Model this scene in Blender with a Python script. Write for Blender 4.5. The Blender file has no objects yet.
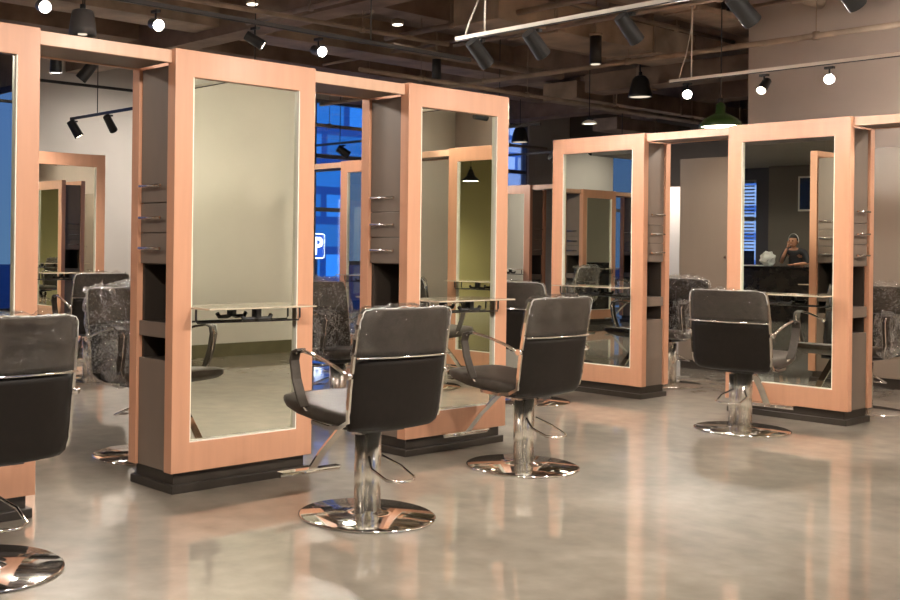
import bpy, bmesh, math, random
from mathutils import Vector, Matrix, noise
random.seed(7)
SC = bpy.context.scene
COL = SC.collection
PI = math.pi

# ------------------------------------------------------------------ materials
MAT = {}
def new_mat(name):
    m = bpy.data.materials.new(name); m.use_nodes = True
    nt = m.node_tree
    for n in list(nt.nodes): nt.nodes.remove(n)
    out = nt.nodes.new('ShaderNodeOutputMaterial')
    MAT[name] = m
    return m, nt, out
def N(nt, t, **kw):
    n = nt.nodes.new(t)
    for k, v in kw.items():
        if k in n.inputs.keys(): n.inputs[k].default_value = v
        else: setattr(n, k, v)
    return n
def col4(c): return (c[0], c[1], c[2], 1)
def principled(name, color, rough=.5, metal=0, spec=.5, coat=0, coat_r=.05, noise_scale=None, var=.08, bump=0, stretch=None, emit=None, emit_s=0, trans=0, two=None, detail=4):
    m, nt, out = new_mat(name)
    p = N(nt, 'ShaderNodeBsdfPrincipled')
    p.inputs['Base Color'].default_value = col4(color)
    p.inputs['Roughness'].default_value = rough
    p.inputs['Metallic'].default_value = metal
    p.inputs['Specular IOR Level'].default_value = spec
    p.inputs['Coat Weight'].default_value = coat
    p.inputs['Coat Roughness'].default_value = coat_r
    p.inputs['Transmission Weight'].default_value = trans
    if emit:
        p.inputs['Emission Color'].default_value = col4(emit); p.inputs['Emission Strength'].default_value = emit_s
    if noise_scale:
        tc = N(nt, 'ShaderNodeTexCoord'); mp = N(nt, 'ShaderNodeMapping')
        if stretch: mp.inputs['Scale'].default_value = stretch
        nz = N(nt, 'ShaderNodeTexNoise'); nz.inputs['Scale'].default_value = noise_scale; nz.inputs['Detail'].default_value = detail
        nt.links.new(tc.outputs['Object'], mp.inputs['Vector']); nt.links.new(mp.outputs['Vector'], nz.inputs['Vector'])
        r = N(nt, 'ShaderNodeValToRGB')
        c2 = two or tuple(max(0, c * (1 - var * 2)) for c in color)
        c1 = tuple(min(1, c * (1 + var)) for c in color)
        r.color_ramp.elements[0].position = .32; r.color_ramp.elements[1].position = .68
        r.color_ramp.elements[0].color = col4(c2); r.color_ramp.elements[1].color = col4(c1)
        nt.links.new(nz.outputs['Fac'], r.inputs['Fac']); nt.links.new(r.outputs['Color'], p.inputs['Base Color'])
        if bump:
            b = N(nt, 'ShaderNodeBump'); b.inputs['Strength'].default_value = bump; b.inputs['Distance'].default_value = .01
            nt.links.new(nz.outputs['Fac'], b.inputs['Height']); nt.links.new(b.outputs['Normal'], p.inputs['Normal'])
    nt.links.new(p.outputs['BSDF'], out.inputs['Surface'])
    return m

principled('wood', (.56, .285, .172), .36, noise_scale=3.0, var=.03, stretch=(9, 9, .8), detail=6, coat=.25, coat_r=.2)
principled('wood_pale', (.60, .37, .25), .4, noise_scale=3.0, var=.03, stretch=(9, 9, .8), detail=6, coat=.2, coat_r=.2)
principled('laminate', (.18, .138, .108), .42, noise_scale=5, var=.05, stretch=(1, 1, .4))
principled('laminate_dark', (.045, .034, .026), .55)
principled('plinth', (.035, .027, .02), .45, noise_scale=6, var=.1)
principled('cream', (.85, .80, .68), .35, noise_scale=9, var=.02)
principled('shelf_glaze', (.52, .44, .33), .12, coat=.5, noise_scale=5, var=.03)
principled('chrome', (.86, .84, .80), .07, metal=1, noise_scale=4, var=.03)
principled('bright_steel', (.90, .86, .78), .27, metal=1, noise_scale=4, var=.03)
principled('steel', (.62, .6, .56), .22, metal=1, noise_scale=8, var=.05)
principled('black_metal', (.02, .02, .021), .4, noise_scale=10, var=.1)
principled('dark_vinyl', (.010, .007, .005), .55, spec=.25, noise_scale=30, var=.08, bump=.05)
principled('grey_vinyl', (.066, .055, .045), .5, spec=.22, noise_scale=30, var=.08, bump=.05)
principled('plaster', (.50, .435, .37), .8, noise_scale=1.2, var=.03)
principled('plaster_pale', (.60, .56, .52), .8, noise_scale=1.2, var=.02)
principled('plaster_olive', (.42, .36, .17), .8, noise_scale=1.2, var=.03)
principled('plaster_sand', (.58, .54, .46), .8, noise_scale=1.0, var=.03)
principled('taupe_wall', (.50, .42, .365), .62, noise_scale=.9, var=.06)
principled('dark_wall', (.07, .065, .075), .7, noise_scale=1, var=.05)
principled('brown_wall', (.15, .125, .10), .7, noise_scale=1, var=.05)
principled('locker', (.26, .205, .16), .3, noise_scale=2, var=.04, stretch=(1, 1, .3))
principled('ceiling', (.38, .31, .275), .85, noise_scale=1.4, var=.25)
principled('ceiling_plaster', (.42, .40, .37), .8, noise_scale=1.4, var=.03)
principled('duct', (.34, .25, .19), .6, noise_scale=2.5, var=.2)
principled('duct_light', (.45, .34, .25), .55, noise_scale=2.5, var=.2)
principled('pipe', (.42, .32, .24), .5, noise_scale=4, var=.15)
principled('rail_white', (.75, .70, .62), .35, noise_scale=6, var=.03)
principled('green_enamel', (.035, .075, .02), .3, noise_scale=6, var=.1)
principled('grey_enamel', (.09, .088, .09), .4, noise_scale=6, var=.08)
principled('skirting', (.13, .115, .06), .4, noise_scale=5, var=.1)
principled('skin', (.62, .30, .18), .5, noise_scale=20, var=.04)
principled('hair', (.02, .013, .01), .5, noise_scale=60, var=.2)
principled('shirt', (.05, .05, .055), .8, noise_scale=20, var=.06)
principled('trousers', (.03, .03, .035), .8, noise_scale=20, var=.06)
principled('white_plastic', (.8, .8, .78), .35, noise_scale=8, var=.02)
principled('plastic_crease', (.62, .60, .57), .25, noise_scale=60, var=.25)
principled('black_gloss', (.012, .012, .013), .15, noise_scale=8, var=.05)
principled('counter', (.018, .015, .013), .25, noise_scale=6, var=.1)
principled('mullion', (.16, .16, .18), .4, noise_scale=6, var=.05)
principled('paving', (.05, .07, .12), .7, noise_scale=1, var=.15)
principled('wall_pink', (.55, .42, .36), .6, noise_scale=5, var=.05)

def emission(name, color, strength):
    m, nt, out = new_mat(name)
    e = N(nt, 'ShaderNodeEmission'); e.inputs['Color'].default_value = col4(color); e.inputs['Strength'].default_value = strength
    nt.links.new(e.outputs[0], out.inputs['Surface']); return m
emission('lens_hot', (1, .93, .82), 90)
emission('lens_warm', (1, .86, .66), 9)
emission('lens_soft', (1, .9, .75), 3)
emission('lens_faint', (1, .85, .65), .45)
emission('sign_blue', (.02, .10, .55), 1.0)
emission('sign_white', (.85, .93, 1), 2.5)

def mirror_mat():
    m, nt, out = new_mat('mirror')
    g = N(nt, 'ShaderNodeBsdfGlossy'); g.inputs['Color'].default_value = (.86, .885, .79, 1); g.inputs['Roughness'].default_value = .0
    nt.links.new(g.outputs[0], out.inputs['Surface'])
mirror_mat()
def glass_mat(name, tint, fac, rough=.0, bump=None, gcol=(1, 1, 1)):
    m, nt, out = new_mat(name)
    t = N(nt, 'ShaderNodeBsdfTransparent'); t.inputs['Color'].default_value = col4(tint)
    g = N(nt, 'ShaderNodeBsdfGlossy'); g.inputs['Color'].default_value = col4(gcol); g.inputs['Roughness'].default_value = rough
    mx = N(nt, 'ShaderNodeMixShader')
    fr = N(nt, 'ShaderNodeLayerWeight'); fr.inputs['Blend'].default_value = .35
    ma = N(nt, 'ShaderNodeMath', operation='MULTIPLY_ADD'); ma.inputs[1].default_value = .6; ma.inputs[2].default_value = fac
    nt.links.new(fr.outputs['Fresnel'], ma.inputs[0]); nt.links.new(ma.outputs[0], mx.inputs['Fac'])
    nt.links.new(t.outputs[0], mx.inputs[1]); nt.links.new(g.outputs[0], mx.inputs[2])
    if bump:
        tc = N(nt, 'ShaderNodeTexCoord'); nz = N(nt, 'ShaderNodeTexNoise'); nz.inputs['Scale'].default_value = bump[0]; nz.inputs['Detail'].default_value = 3; nz.inputs['Distortion'].default_value = 1.2
        b = N(nt, 'ShaderNodeBump'); b.inputs['Strength'].default_value = bump[1]; b.inputs['Distance'].default_value = .02
        nt.links.new(tc.outputs['Object'], nz.inputs['Vector']); nt.links.new(nz.outputs['Fac'], b.inputs['Height'])
        nt.links.new(b.outputs['Normal'], g.inputs['Normal']); nt.links.new(b.outputs['Normal'], fr.inputs['Normal'])
    nt.links.new(mx.outputs[0], out.inputs['Surface'])
glass_mat('window_glass', (.95, .97, 1), .01)
def film_mat(name, crease):
    m, nt, out = new_mat(name)
    t = N(nt, 'ShaderNodeBsdfTransparent'); t.inputs['Color'].default_value = (.97, .965, .95, 1)
    g = N(nt, 'ShaderNodeBsdfGlossy'); g.inputs['Roughness'].default_value = .14
    d = N(nt, 'ShaderNodeBsdfDiffuse'); d.inputs['Color'].default_value = (.85, .83, .8, 1)
    tc = N(nt, 'ShaderNodeTexCoord'); nz = N(nt, 'ShaderNodeTexNoise'); nz.inputs['Scale'].default_value = 22; nz.inputs['Detail'].default_value = 4; nz.inputs['Distortion'].default_value = 1.6
    nt.links.new(tc.outputs['Object'], nz.inputs['Vector'])
    b = N(nt, 'ShaderNodeBump'); b.inputs['Strength'].default_value = 1; b.inputs['Distance'].default_value = .02
    nt.links.new(nz.outputs['Fac'], b.inputs['Height']); nt.links.new(b.outputs['Normal'], g.inputs['Normal'])
    # crease whitening: pale lines painted in for highlights on the wrinkles
    vo = N(nt, 'ShaderNodeTexVoronoi', feature='DISTANCE_TO_EDGE'); vo.inputs['Scale'].default_value = 6
    ad = N(nt, 'ShaderNodeMixRGB', blend_type='ADD'); ad.inputs['Fac'].default_value = .25
    nt.links.new(tc.outputs['Object'], ad.inputs['Color1']); nt.links.new(nz.outputs['Color'], ad.inputs['Color2']); nt.links.new(ad.outputs['Color'], vo.inputs['Vector'])
    mr = N(nt, 'ShaderNodeMapRange'); mr.inputs['From Min'].default_value = .0; mr.inputs['From Max'].default_value = .02; mr.inputs['To Min'].default_value = crease; mr.inputs['To Max'].default_value = 0
    nt.links.new(vo.outputs['Distance'], mr.inputs['Value'])
    m1 = N(nt, 'ShaderNodeMixShader'); fr = N(nt, 'ShaderNodeLayerWeight'); fr.inputs['Blend'].default_value = .2
    ma = N(nt, 'ShaderNodeMath', operation='MULTIPLY_ADD'); ma.inputs[1].default_value = .5; ma.inputs[2].default_value = .035
    nt.links.new(fr.outputs['Fresnel'], ma.inputs[0]); nt.links.new(ma.outputs[0], m1.inputs['Fac'])
    nt.links.new(t.outputs[0], m1.inputs[1]); nt.links.new(g.outputs[0], m1.inputs[2])
    m2 = N(nt, 'ShaderNodeMixShader'); nt.links.new(mr.outputs[0], m2.inputs['Fac']); nt.links.new(m1.outputs[0], m2.inputs[1]); nt.links.new(d.outputs[0], m2.inputs[2])
    nt.links.new(m2.outputs[0], out.inputs['Surface'])
film_mat('plastic_film', .6)
film_mat('plastic_sleeve', .07)
glass_mat('shelf_glass', (.88, .9, .86), .10)

def floor_mat():
    m, nt, out = new_mat('polished_concrete')
    p = N(nt, 'ShaderNodeBsdfPrincipled')
    tc = N(nt, 'ShaderNodeTexCoord')
    n1 = N(nt, 'ShaderNodeTexNoise'); n1.inputs['Scale'].default_value = .9; n1.inputs['Detail'].default_value = 8; n1.inputs['Roughness'].default_value = .62; n1.inputs['Distortion'].default_value = .6
    n2 = N(nt, 'ShaderNodeTexNoise'); n2.inputs['Scale'].default_value = 7; n2.inputs['Detail'].default_value = 6
    r1 = N(nt, 'ShaderNodeValToRGB'); r1.color_ramp.elements[0].position = .3; r1.color_ramp.elements[1].position = .7
    r1.color_ramp.elements[0].color = (.215, .187, .147, 1); r1.color_ramp.elements[1].color = (.365, .32, .26, 1)
    mx = N(nt, 'ShaderNodeMixRGB', blend_type='OVERLAY'); mx.inputs['Fac'].default_value = .4
    nt.links.new(tc.outputs['Object'], n1.inputs['Vector']); nt.links.new(tc.outputs['Object'], n2.inputs['Vector'])
    nt.links.new(n1.outputs['Fac'], r1.inputs['Fac']); nt.links.new(r1.outputs['Color'], mx.inputs['Color1']); nt.links.new(n2.outputs['Fac'], mx.inputs['Color2'])
    nt.links.new(mx.outputs['Color'], p.inputs['Base Color'])
    # trowel flecks that catch the light
    v = N(nt, 'ShaderNodeTexNoise'); v.inputs['Scale'].default_value = 2.6; v.inputs['Detail'].default_value = 5
    rr = N(nt, 'ShaderNodeMapRange'); rr.inputs['To Min'].default_value = .008; rr.inputs['To Max'].default_value = .07
    nt.links.new(tc.outputs['Object'], v.inputs['Vector']); nt.links.new(v.outputs['Fac'], rr.inputs['Value'])
    p.inputs['Roughness'].default_value = .45
    p.inputs['Coat Weight'].default_value = 1; p.inputs['Coat IOR'].default_value = 1.6
    nt.links.new(rr.outputs['Result'], p.inputs['Coat Roughness'])
    b = N(nt, 'ShaderNodeBump'); b.inputs['Strength'].default_value = .05; b.inputs['Distance'].default_value = .01
    nt.links.new(v.outputs['Fac'], b.inputs['Height']); nt.links.new(b.outputs['Normal'], p.inputs['Coat Normal'])
    nt.links.new(p.outputs[0], out.inputs['Surface'])
floor_mat()

def tower_mat(name, base, lit, scale, strength):
    m, nt, out = new_mat(name)
    tc = N(nt, 'ShaderNodeTexCoord'); br = N(nt, 'ShaderNodeTexBrick')
    mp = N(nt, 'ShaderNodeMapping'); mp.inputs['Rotation'].default_value = (PI / 2, 0, 0)
    br.inputs['Color1'].default_value = col4(lit); br.inputs['Color2'].default_value = col4(tuple(c * .45 for c in lit)); br.inputs['Mortar'].default_value = col4(base)
    br.inputs['Scale'].default_value = scale; br.inputs['Mortar Size'].default_value = .035; br.offset = .5
    e = N(nt, 'ShaderNodeEmission'); e.inputs['Strength'].default_value = strength
    nt.links.new(tc.outputs['Object'], mp.inputs['Vector']); nt.links.new(mp.outputs['Vector'], br.inputs['Vector'])
    nt.links.new(br.outputs['Color'], e.inputs['Color']); nt.links.new(e.outputs[0], out.inputs['Surface'])
tower_mat('tower_brick', (.03, .10, .42), (.28, .45, .95), .28, .9)
tower_mat('tower_dark', (.006, .03, .16), (.02, .15, .55), .22, 1.5)

# ------------------------------------------------------------------ mesh helpers
def bx(bm, lo, hi, mi=0):
    x0, y0, z0 = lo; x1, y1, z1 = hi
    v = [bm.verts.new(p) for p in ((x0,y0,z0),(x1,y0,z0),(x1,y1,z0),(x0,y1,z0),(x0,y0,z1),(x1,y0,z1),(x1,y1,z1),(x0,y1,z1))]
    for f in ((0,3,2,1),(4,5,6,7),(0,1,5,4),(1,2,6,5),(2,3,7,6),(3,0,4,7)):
        fc = bm.faces.new([v[i] for i in f]); fc.material_index = mi
def boxes(*bs):
    bm = bmesh.new()
    for lo, hi in bs: bx(bm, lo, hi)
    return bm
def cyl(bm, p0, p1, r, r2=None, n=20, cap=True):
    p0 = Vector(p0); p1 = Vector(p1); d = (p1 - p0); L = d.length
    q = d.to_track_quat('Z', 'Y').to_matrix().to_4x4()
    r2 = r if r2 is None else r2
    a = []; b = []
    for i in range(n):
        t = 2 * PI * i / n
        a.append(bm.verts.new(p0 + q @ Vector((r * math.cos(t), r * math.sin(t), 0))))
        b.append(bm.verts.new(p0 + q @ Vector((r2 * math.cos(t), r2 * math.sin(t), L))))
    for i in range(n):
        j = (i + 1) % n
        f = bm.faces.new((a[i], a[j], b[j], b[i])); f.smooth = True
    if cap:
        bm.faces.new(a[::-1]); bm.faces.new(b)
def tube(bm, pts, r, n=8, closed=False):
    pts = [Vector(p) for p in pts]
    rings = []
    up = Vector((0, 0, 1))
    for i, p in enumerate(pts):
        if closed: t = pts[(i + 1) % len(pts)] - pts[i - 1]
        elif i == 0: t = pts[1] - pts[0]
        elif i == len(pts) - 1: t = pts[-1] - pts[-2]
        else: t = (pts[i + 1] - pts[i]).normalized() + (pts[i] - pts[i - 1]).normalized()
        t.normalize()
        u = up if abs(t.dot(up)) < .95 else Vector((1, 0, 0))
        s = t.cross(u).normalized(); w = s.cross(t)
        rings.append([bm.verts.new(p + (s * math.cos(2 * PI * k / n) + w * math.sin(2 * PI * k / n)) * r) for k in range(n)])
    m = len(rings)
    for i in range(m if closed else m - 1):
        A = rings[i]; B = rings[(i + 1) % m]
        for k in range(n):
            f = bm.faces.new((A[k], A[(k + 1) % n], B[(k + 1) % n], B[k])); f.smooth = True
    if not closed:
        bm.faces.new(rings[0][::-1]); bm.faces.new(rings[-1])
def strip(bm, pts, width_vec, thick):
    """a flat bar following pts, width along width_vec, thickness across"""
    w = Vector(width_vec) / 2; pts = [Vector(p) for p in pts]; rings = []
    for i, p in enumerate(pts):
        t = (pts[min(i + 1, len(pts) - 1)] - pts[max(i - 1, 0)]).normalized()
        n = t.cross(w).normalized() * thick / 2
        rings.append([bm.verts.new(p + a) for a in (w + n, -w + n, -w - n, w - n)])
    for A, B in zip(rings, rings[1:]):
        for k in range(4): bm.faces.new((A[k], A[(k + 1) % 4], B[(k + 1) % 4], B[k]))
    bm.faces.new(rings[0][::-1]); bm.faces.new(rings[-1])
def lathe(bm, prof, n=32, loc=(0, 0, 0), smooth=True):
    rings = []
    for r, z in prof:
        if r < 1e-5: rings.append([bm.verts.new((loc[0], loc[1], loc[2] + z))])
        else: rings.append([bm.verts.new((loc[0] + r * math.cos(2 * PI * k / n), loc[1] + r * math.sin(2 * PI * k / n), loc[2] + z)) for k in range(n)])
    for A, B in zip(rings, rings[1:]):
        for k in range(n):
            j = (k + 1) % n
            if len(A) == 1 and len(B) == 1: continue
            if len(A) == 1: f = bm.faces.new((A[0], B[k], B[j]))
            elif len(B) == 1: f = bm.faces.new((A[k], A[j], B[0]))
            else: f = bm.faces.new((A[k], A[j], B[j], B[k]))
            f.smooth = smooth
def loft(bm, sections, cap=True, smooth=True):
    rings = [[bm.verts.new(p) for p in s] for s in sections]
    n = len(rings[0])
    for A, B in zip(rings, rings[1:]):
        for k in range(n):
            f = bm.faces.new((A[k], A[(k + 1) % n], B[(k + 1) % n], B[k])); f.smooth = smooth
    if cap:
        bm.faces.new(rings[0][::-1]); bm.faces.new(rings[-1])
    return rings
def obj(name, bm, m, parent=None, bevel=0, label=None, seg=2, kind=None):
    bmesh.ops.recalc_face_normals(bm, faces=bm.faces)
    me = bpy.data.meshes.new(name); bm.to_mesh(me); bm.free()
    o = bpy.data.objects.new(name, me); COL.objects.link(o)
    me.materials.append(MAT[m] if isinstance(m, str) else m)
    if parent: o.parent = parent
    if bevel:
        b = o.modifiers.new('bevel', 'BEVEL'); b.width = bevel; b.segments = seg; b.limit_method = 'ANGLE'; b.angle_limit = .7
    if label: o['label'] = label
    if kind: o['kind'] = kind
    return o
def struct(name, bm, m, parent=None, bevel=0):
    o = obj(name, bm, m, parent, bevel)
    if not parent: o['kind'] = 'structure'
    return o
def thing(name, label, cat, loc=(0, 0, 0), rz=0, group=None):
    o = bpy.data.objects.new(name, None); COL.objects.link(o); o.empty_display_size = .1
    o.location = loc; o.rotation_euler = (0, 0, rz); o['label'] = label; o['category'] = cat
    if group: o['group'] = group
    return o
def tag(o, label, cat, group=None):
    o['label'] = label; o['category'] = cat
    if group: o['group'] = group
    return o
def dup(root, loc, rz, label, group=None, drop=()):
    r = root.copy(); COL.objects.link(r); r.location = loc; r.rotation_euler = (0, 0, rz); r['label'] = label
    if group: r['group'] = group
    for ch in list(root.children):
        c = ch.copy(); COL.objects.link(c); c.parent = r
        for g in ch.children:
            d = g.copy(); COL.objects.link(d); d.parent = c
    return r

# ------------------------------------------------------------------ room shell
ZC = 4.35
struct('floor', boxes(((-6.2, -9.2, -.1), (20.2, 14.7, 0))), 'polished_concrete')
struct('ceiling', boxes(((-6.2, -9.2, ZC), (20.2, 14.7, ZC + .2))), 'ceiling')
struct('ceiling_reception', boxes(((-6, 6.2, 3.1), (-1.0, 12.5, 3.3))), 'ceiling_plaster')
# north wall: windows at the left and right of a pale stretch
struct('wall_north', boxes(((6.4, 14.5, 0), (11.2, 14.7, ZC)), ((-4.7, 14.5, 0), (.8, 14.7, ZC)), ((-6.2, 14.5, 0), (-5.9, 14.7, ZC)), ((-5.9, 14.5, 3.6), (-4.7, 14.7, ZC)), ((.8, 14.5, 3.9), (6.4, 14.7, ZC)), ((11.2, 14.5, 3.9), (20.2, 14.7, ZC)), ((18.6, 14.5, 0), (20.2, 14.7, 3.9))), 'plaster_pale')
struct('wall_east', boxes(((20, -9.2, 0), (20.2, 14.5, ZC))), 'brown_wall')
struct('wall_west', boxes(((-6.2, 8, 0), (-6, 11.8, ZC)), ((-6.2, 13.6, 0), (-6, 14.5, ZC)), ((-6.2, 11.8, 2.85), (-6, 13.6, ZC))), 'dark_wall')
struct('wall_northwest', boxes(((-6.2, -9.2, 0), (-6, 8, ZC))), 'plaster_sand')
struct('wall_bright_standin', boxes(((17.3, 10.2, 0), (17.7, 10.7, 2.4))), 'plaster_pale')  # pale block standing in for a bright far doorway, added for its floor streak
struct('wall_column', boxes(((-6, 8.0, 0), (-5.75, 11.4, 3.1))), 'brown_wall')
struct('wall_south', boxes(((-6.2, -9.2, 0), (2.0, -9, ZC)), ((12.0, -9.2, 0), (20.2, -9, ZC))), 'plaster_olive')
struct('wall_partition', boxes(((5.25, -1.15, 0), (11.58, -.8, ZC))), 'plaster_sand')
struct('baseboard_partition', boxes(((5.23, -.8, 0), (11.0, -.775, .15))), 'skirting')
struct('wall_right', boxes(((11.6, -9, 0), (11.9, 6.07, ZC))), 'taupe_wall')

def window(n, x0, x1, y, zt, bays, trans, z0=.12, axis='x', blinds=False):
    w = bpy.data.objects.new('window_%d' % n, None); COL.objects.link(w); w['kind'] = 'structure'
    def P(a, d, z): return (a, y + d, z) if axis == 'x' else (y + d, a, z)
    def B(bm, a0, a1, d0, d1, zz0, zz1):
        p = P(a0, d0, zz0); q = P(a1, d1, zz1)
        bx(bm, tuple(map(min, p, q)), tuple(map(max, p, q)))
    bm = bmesh.new()
    for i in range(bays + 1):
        a = x0 + (x1 - x0) * i / bays
        B(bm, a - .03, a + .03, .04, .14, 0, zt)
    for z in trans + [z0 / 2, zt - .03]:
        B(bm, x0, x1, .05, .13, z - .035, z + .035)
    obj('window_frame', bm, 'mullion', w)
    bm = bmesh.new(); B(bm, x0 + .03, x1 - .03, .085, .095, .05, zt - .05)
    obj('window_pane', bm, 'window_glass', w)
    if blinds:
        bm = bmesh.new()
        for k in range(26):
            z = .9 + k * .075
            B(bm, x0 + .05, x1 - .05, .17, .20, z, z + .028)
        obj('blind_slats', bm, 'mullion', w)
    return w
window(1, .8, 6.4, 14.5, 3.9, 4, [1.0, 2.9])
window(2, 11.2, 18.6, 14.5, 3.9, 5, [1.95, 2.9])
window(3, 2.0, 12.0, -9.2, 4.33, 2, [])
window(5, -5.9, -4.7, 14.5, 3.6, 1, [2.2])
window(4, 11.8, 13.6, -6.2, 2.85, 3, [2.0], axis='y', blinds=True)

# exterior
tag(obj('street_paving', boxes(((-60, -60, -.5), (80, 80, -.2))), 'paving'), 'dark blue paving of the street outside the windows', 'paving')
bpy.data.objects['street_paving']['kind'] = 'structure'
def tower(loc, size, m, label, cap=.6):
    t = thing('office_tower', label, 'building', loc)
    x, y, z = size
    obj('facade', boxes(((-x/2, -y/2, -.2), (x/2, y/2, z))), m, t)
    obj('roof_slab', boxes(((-x/2 - .2, -y/2 - .2, z), (x/2 + .2, y/2 + .2, z + cap))), 'mullion', t)
    return t
tower((3.0, 30, 0), (9, 6, 22), 'tower_brick', 'pale blue office tower with brick-like lit panes, mirrored beside the gap')
tower((27.5, 34, 0), (14, 6, 26), 'tower_dark', 'dark blue office tower beyond the window at the salon end')
tower((50.0, 40, 0), (9, 6, 26), 'tower_brick', 'pale blue tower standing right of the dark tower outside')
tower((-20, 16.2, 0), (5, 8, 22), 'tower_brick', 'blue lit tower outside the narrow reception window')

# parking sign outside
ps = thing('parking_sign', 'blue square parking sign with white P outside the window', 'sign', (15.3, 17.6, 0))
def rrect(w, h, r, d, cx=0, cz=0, n=6, y0=0):
    bm = bmesh.new(); pts = []
    for (sx, sz, a0) in ((1, 1, 0), (-1, 1, 90), (-1, -1, 180), (1, -1, 270)):
        for k in range(n + 1):
            a = math.radians(a0 + 90 * k / n)
            pts.append((cx + sx * (w/2 - r) + r * math.cos(a), cz + sz * (h/2 - r) + r * math.sin(a)))
    A = [bm.verts.new((x, y0, z)) for x, z in pts]; B = [bm.verts.new((x, y0 + d, z)) for x, z in pts]
    bm.faces.new(A); bm.faces.new(B[::-1])
    for i in range(len(A)):
        j = (i + 1) % len(A); bm.faces.new((A[i], B[i], B[j], A[j]))
    return bm
obj('sign_border', rrect(.98, 1.28, .14, .04, 0, 1.22), 'sign_white', ps)
obj('sign_face', rrect(.88, 1.18, .10, .02, 0, 1.22, y0=-.025), 'sign_blue', ps)
obj('sign_post', boxes(((-.06, .045, -2.3), (.06, .12, 1.7))), 'mullion', ps)
cu = bpy.data.curves.new('letter', 'FONT'); cu.body = 'P'; cu.size = 1.25; cu.extrude = .01; cu.align_x = 'CENTER'; cu.offset = .025
co = bpy.data.objects.new('sign_letter', cu); COL.objects.link(co)
dg = bpy.context.evaluated_depsgraph_get(); me = bpy.data.meshes.new_from_object(co.evaluated_get(dg))
bpy.data.objects.remove(co); lo = bpy.data.objects.new('sign_letter', me); COL.objects.link(lo)
me.materials.clear(); me.materials.append(MAT['sign_white']); lo.parent = ps; lo.rotation_euler = (PI / 2, 0, 0); lo.location = (0, -.04, .80); ps.scale = (.42, .42, .42); ps.location = (15.45, 17.6, .79)

# ------------------------------------------------------------------ styling station
W = .4803; DP = .2102; ZT = 2.317; ZB = .108; TH = .07
def frame_bm(s):
    """wood mirror frame on side s (-1 front, +1 back), built as mitre-free rails and stiles around the opening"""
    bm = bmesh.new()
    y0, y1 = sorted((s * DP, s * (DP - TH)))
    st = .115; tp = .14; bt = .155
    xo, zo = W, 0
    # ring with thickness: outer/inner loops front & back
    def loop(y, x, zb, zt): return [bm.verts.new(p) for p in ((-x, y, zb), (x, y, zb), (x, y, zt), (-x, y, zt))]
    yo = s * DP; yi = s * (DP - TH)
    Fo = loop(yo, W, ZB, ZT); Fi = loop(yo, W - st, ZB + bt, ZT - tp)
    Bo = loop(yi, W, ZB, ZT); Bi = loop(yi, W - st, ZB + bt, ZT - tp)
    for k in range(4):
        j = (k + 1) % 4
        bm.faces.new((Fo[k], Fo[j], Fi[j], Fi[k])); bm.faces.new((Bo[k], Bi[k], Bi[j], Bo[j]))
        bm.faces.new((Fo[k], Bo[k], Bo[j], Fo[j])); bm.faces.new((Fi[k], Fi[j], Bi[j], Bi[k]))
    return bm
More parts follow.
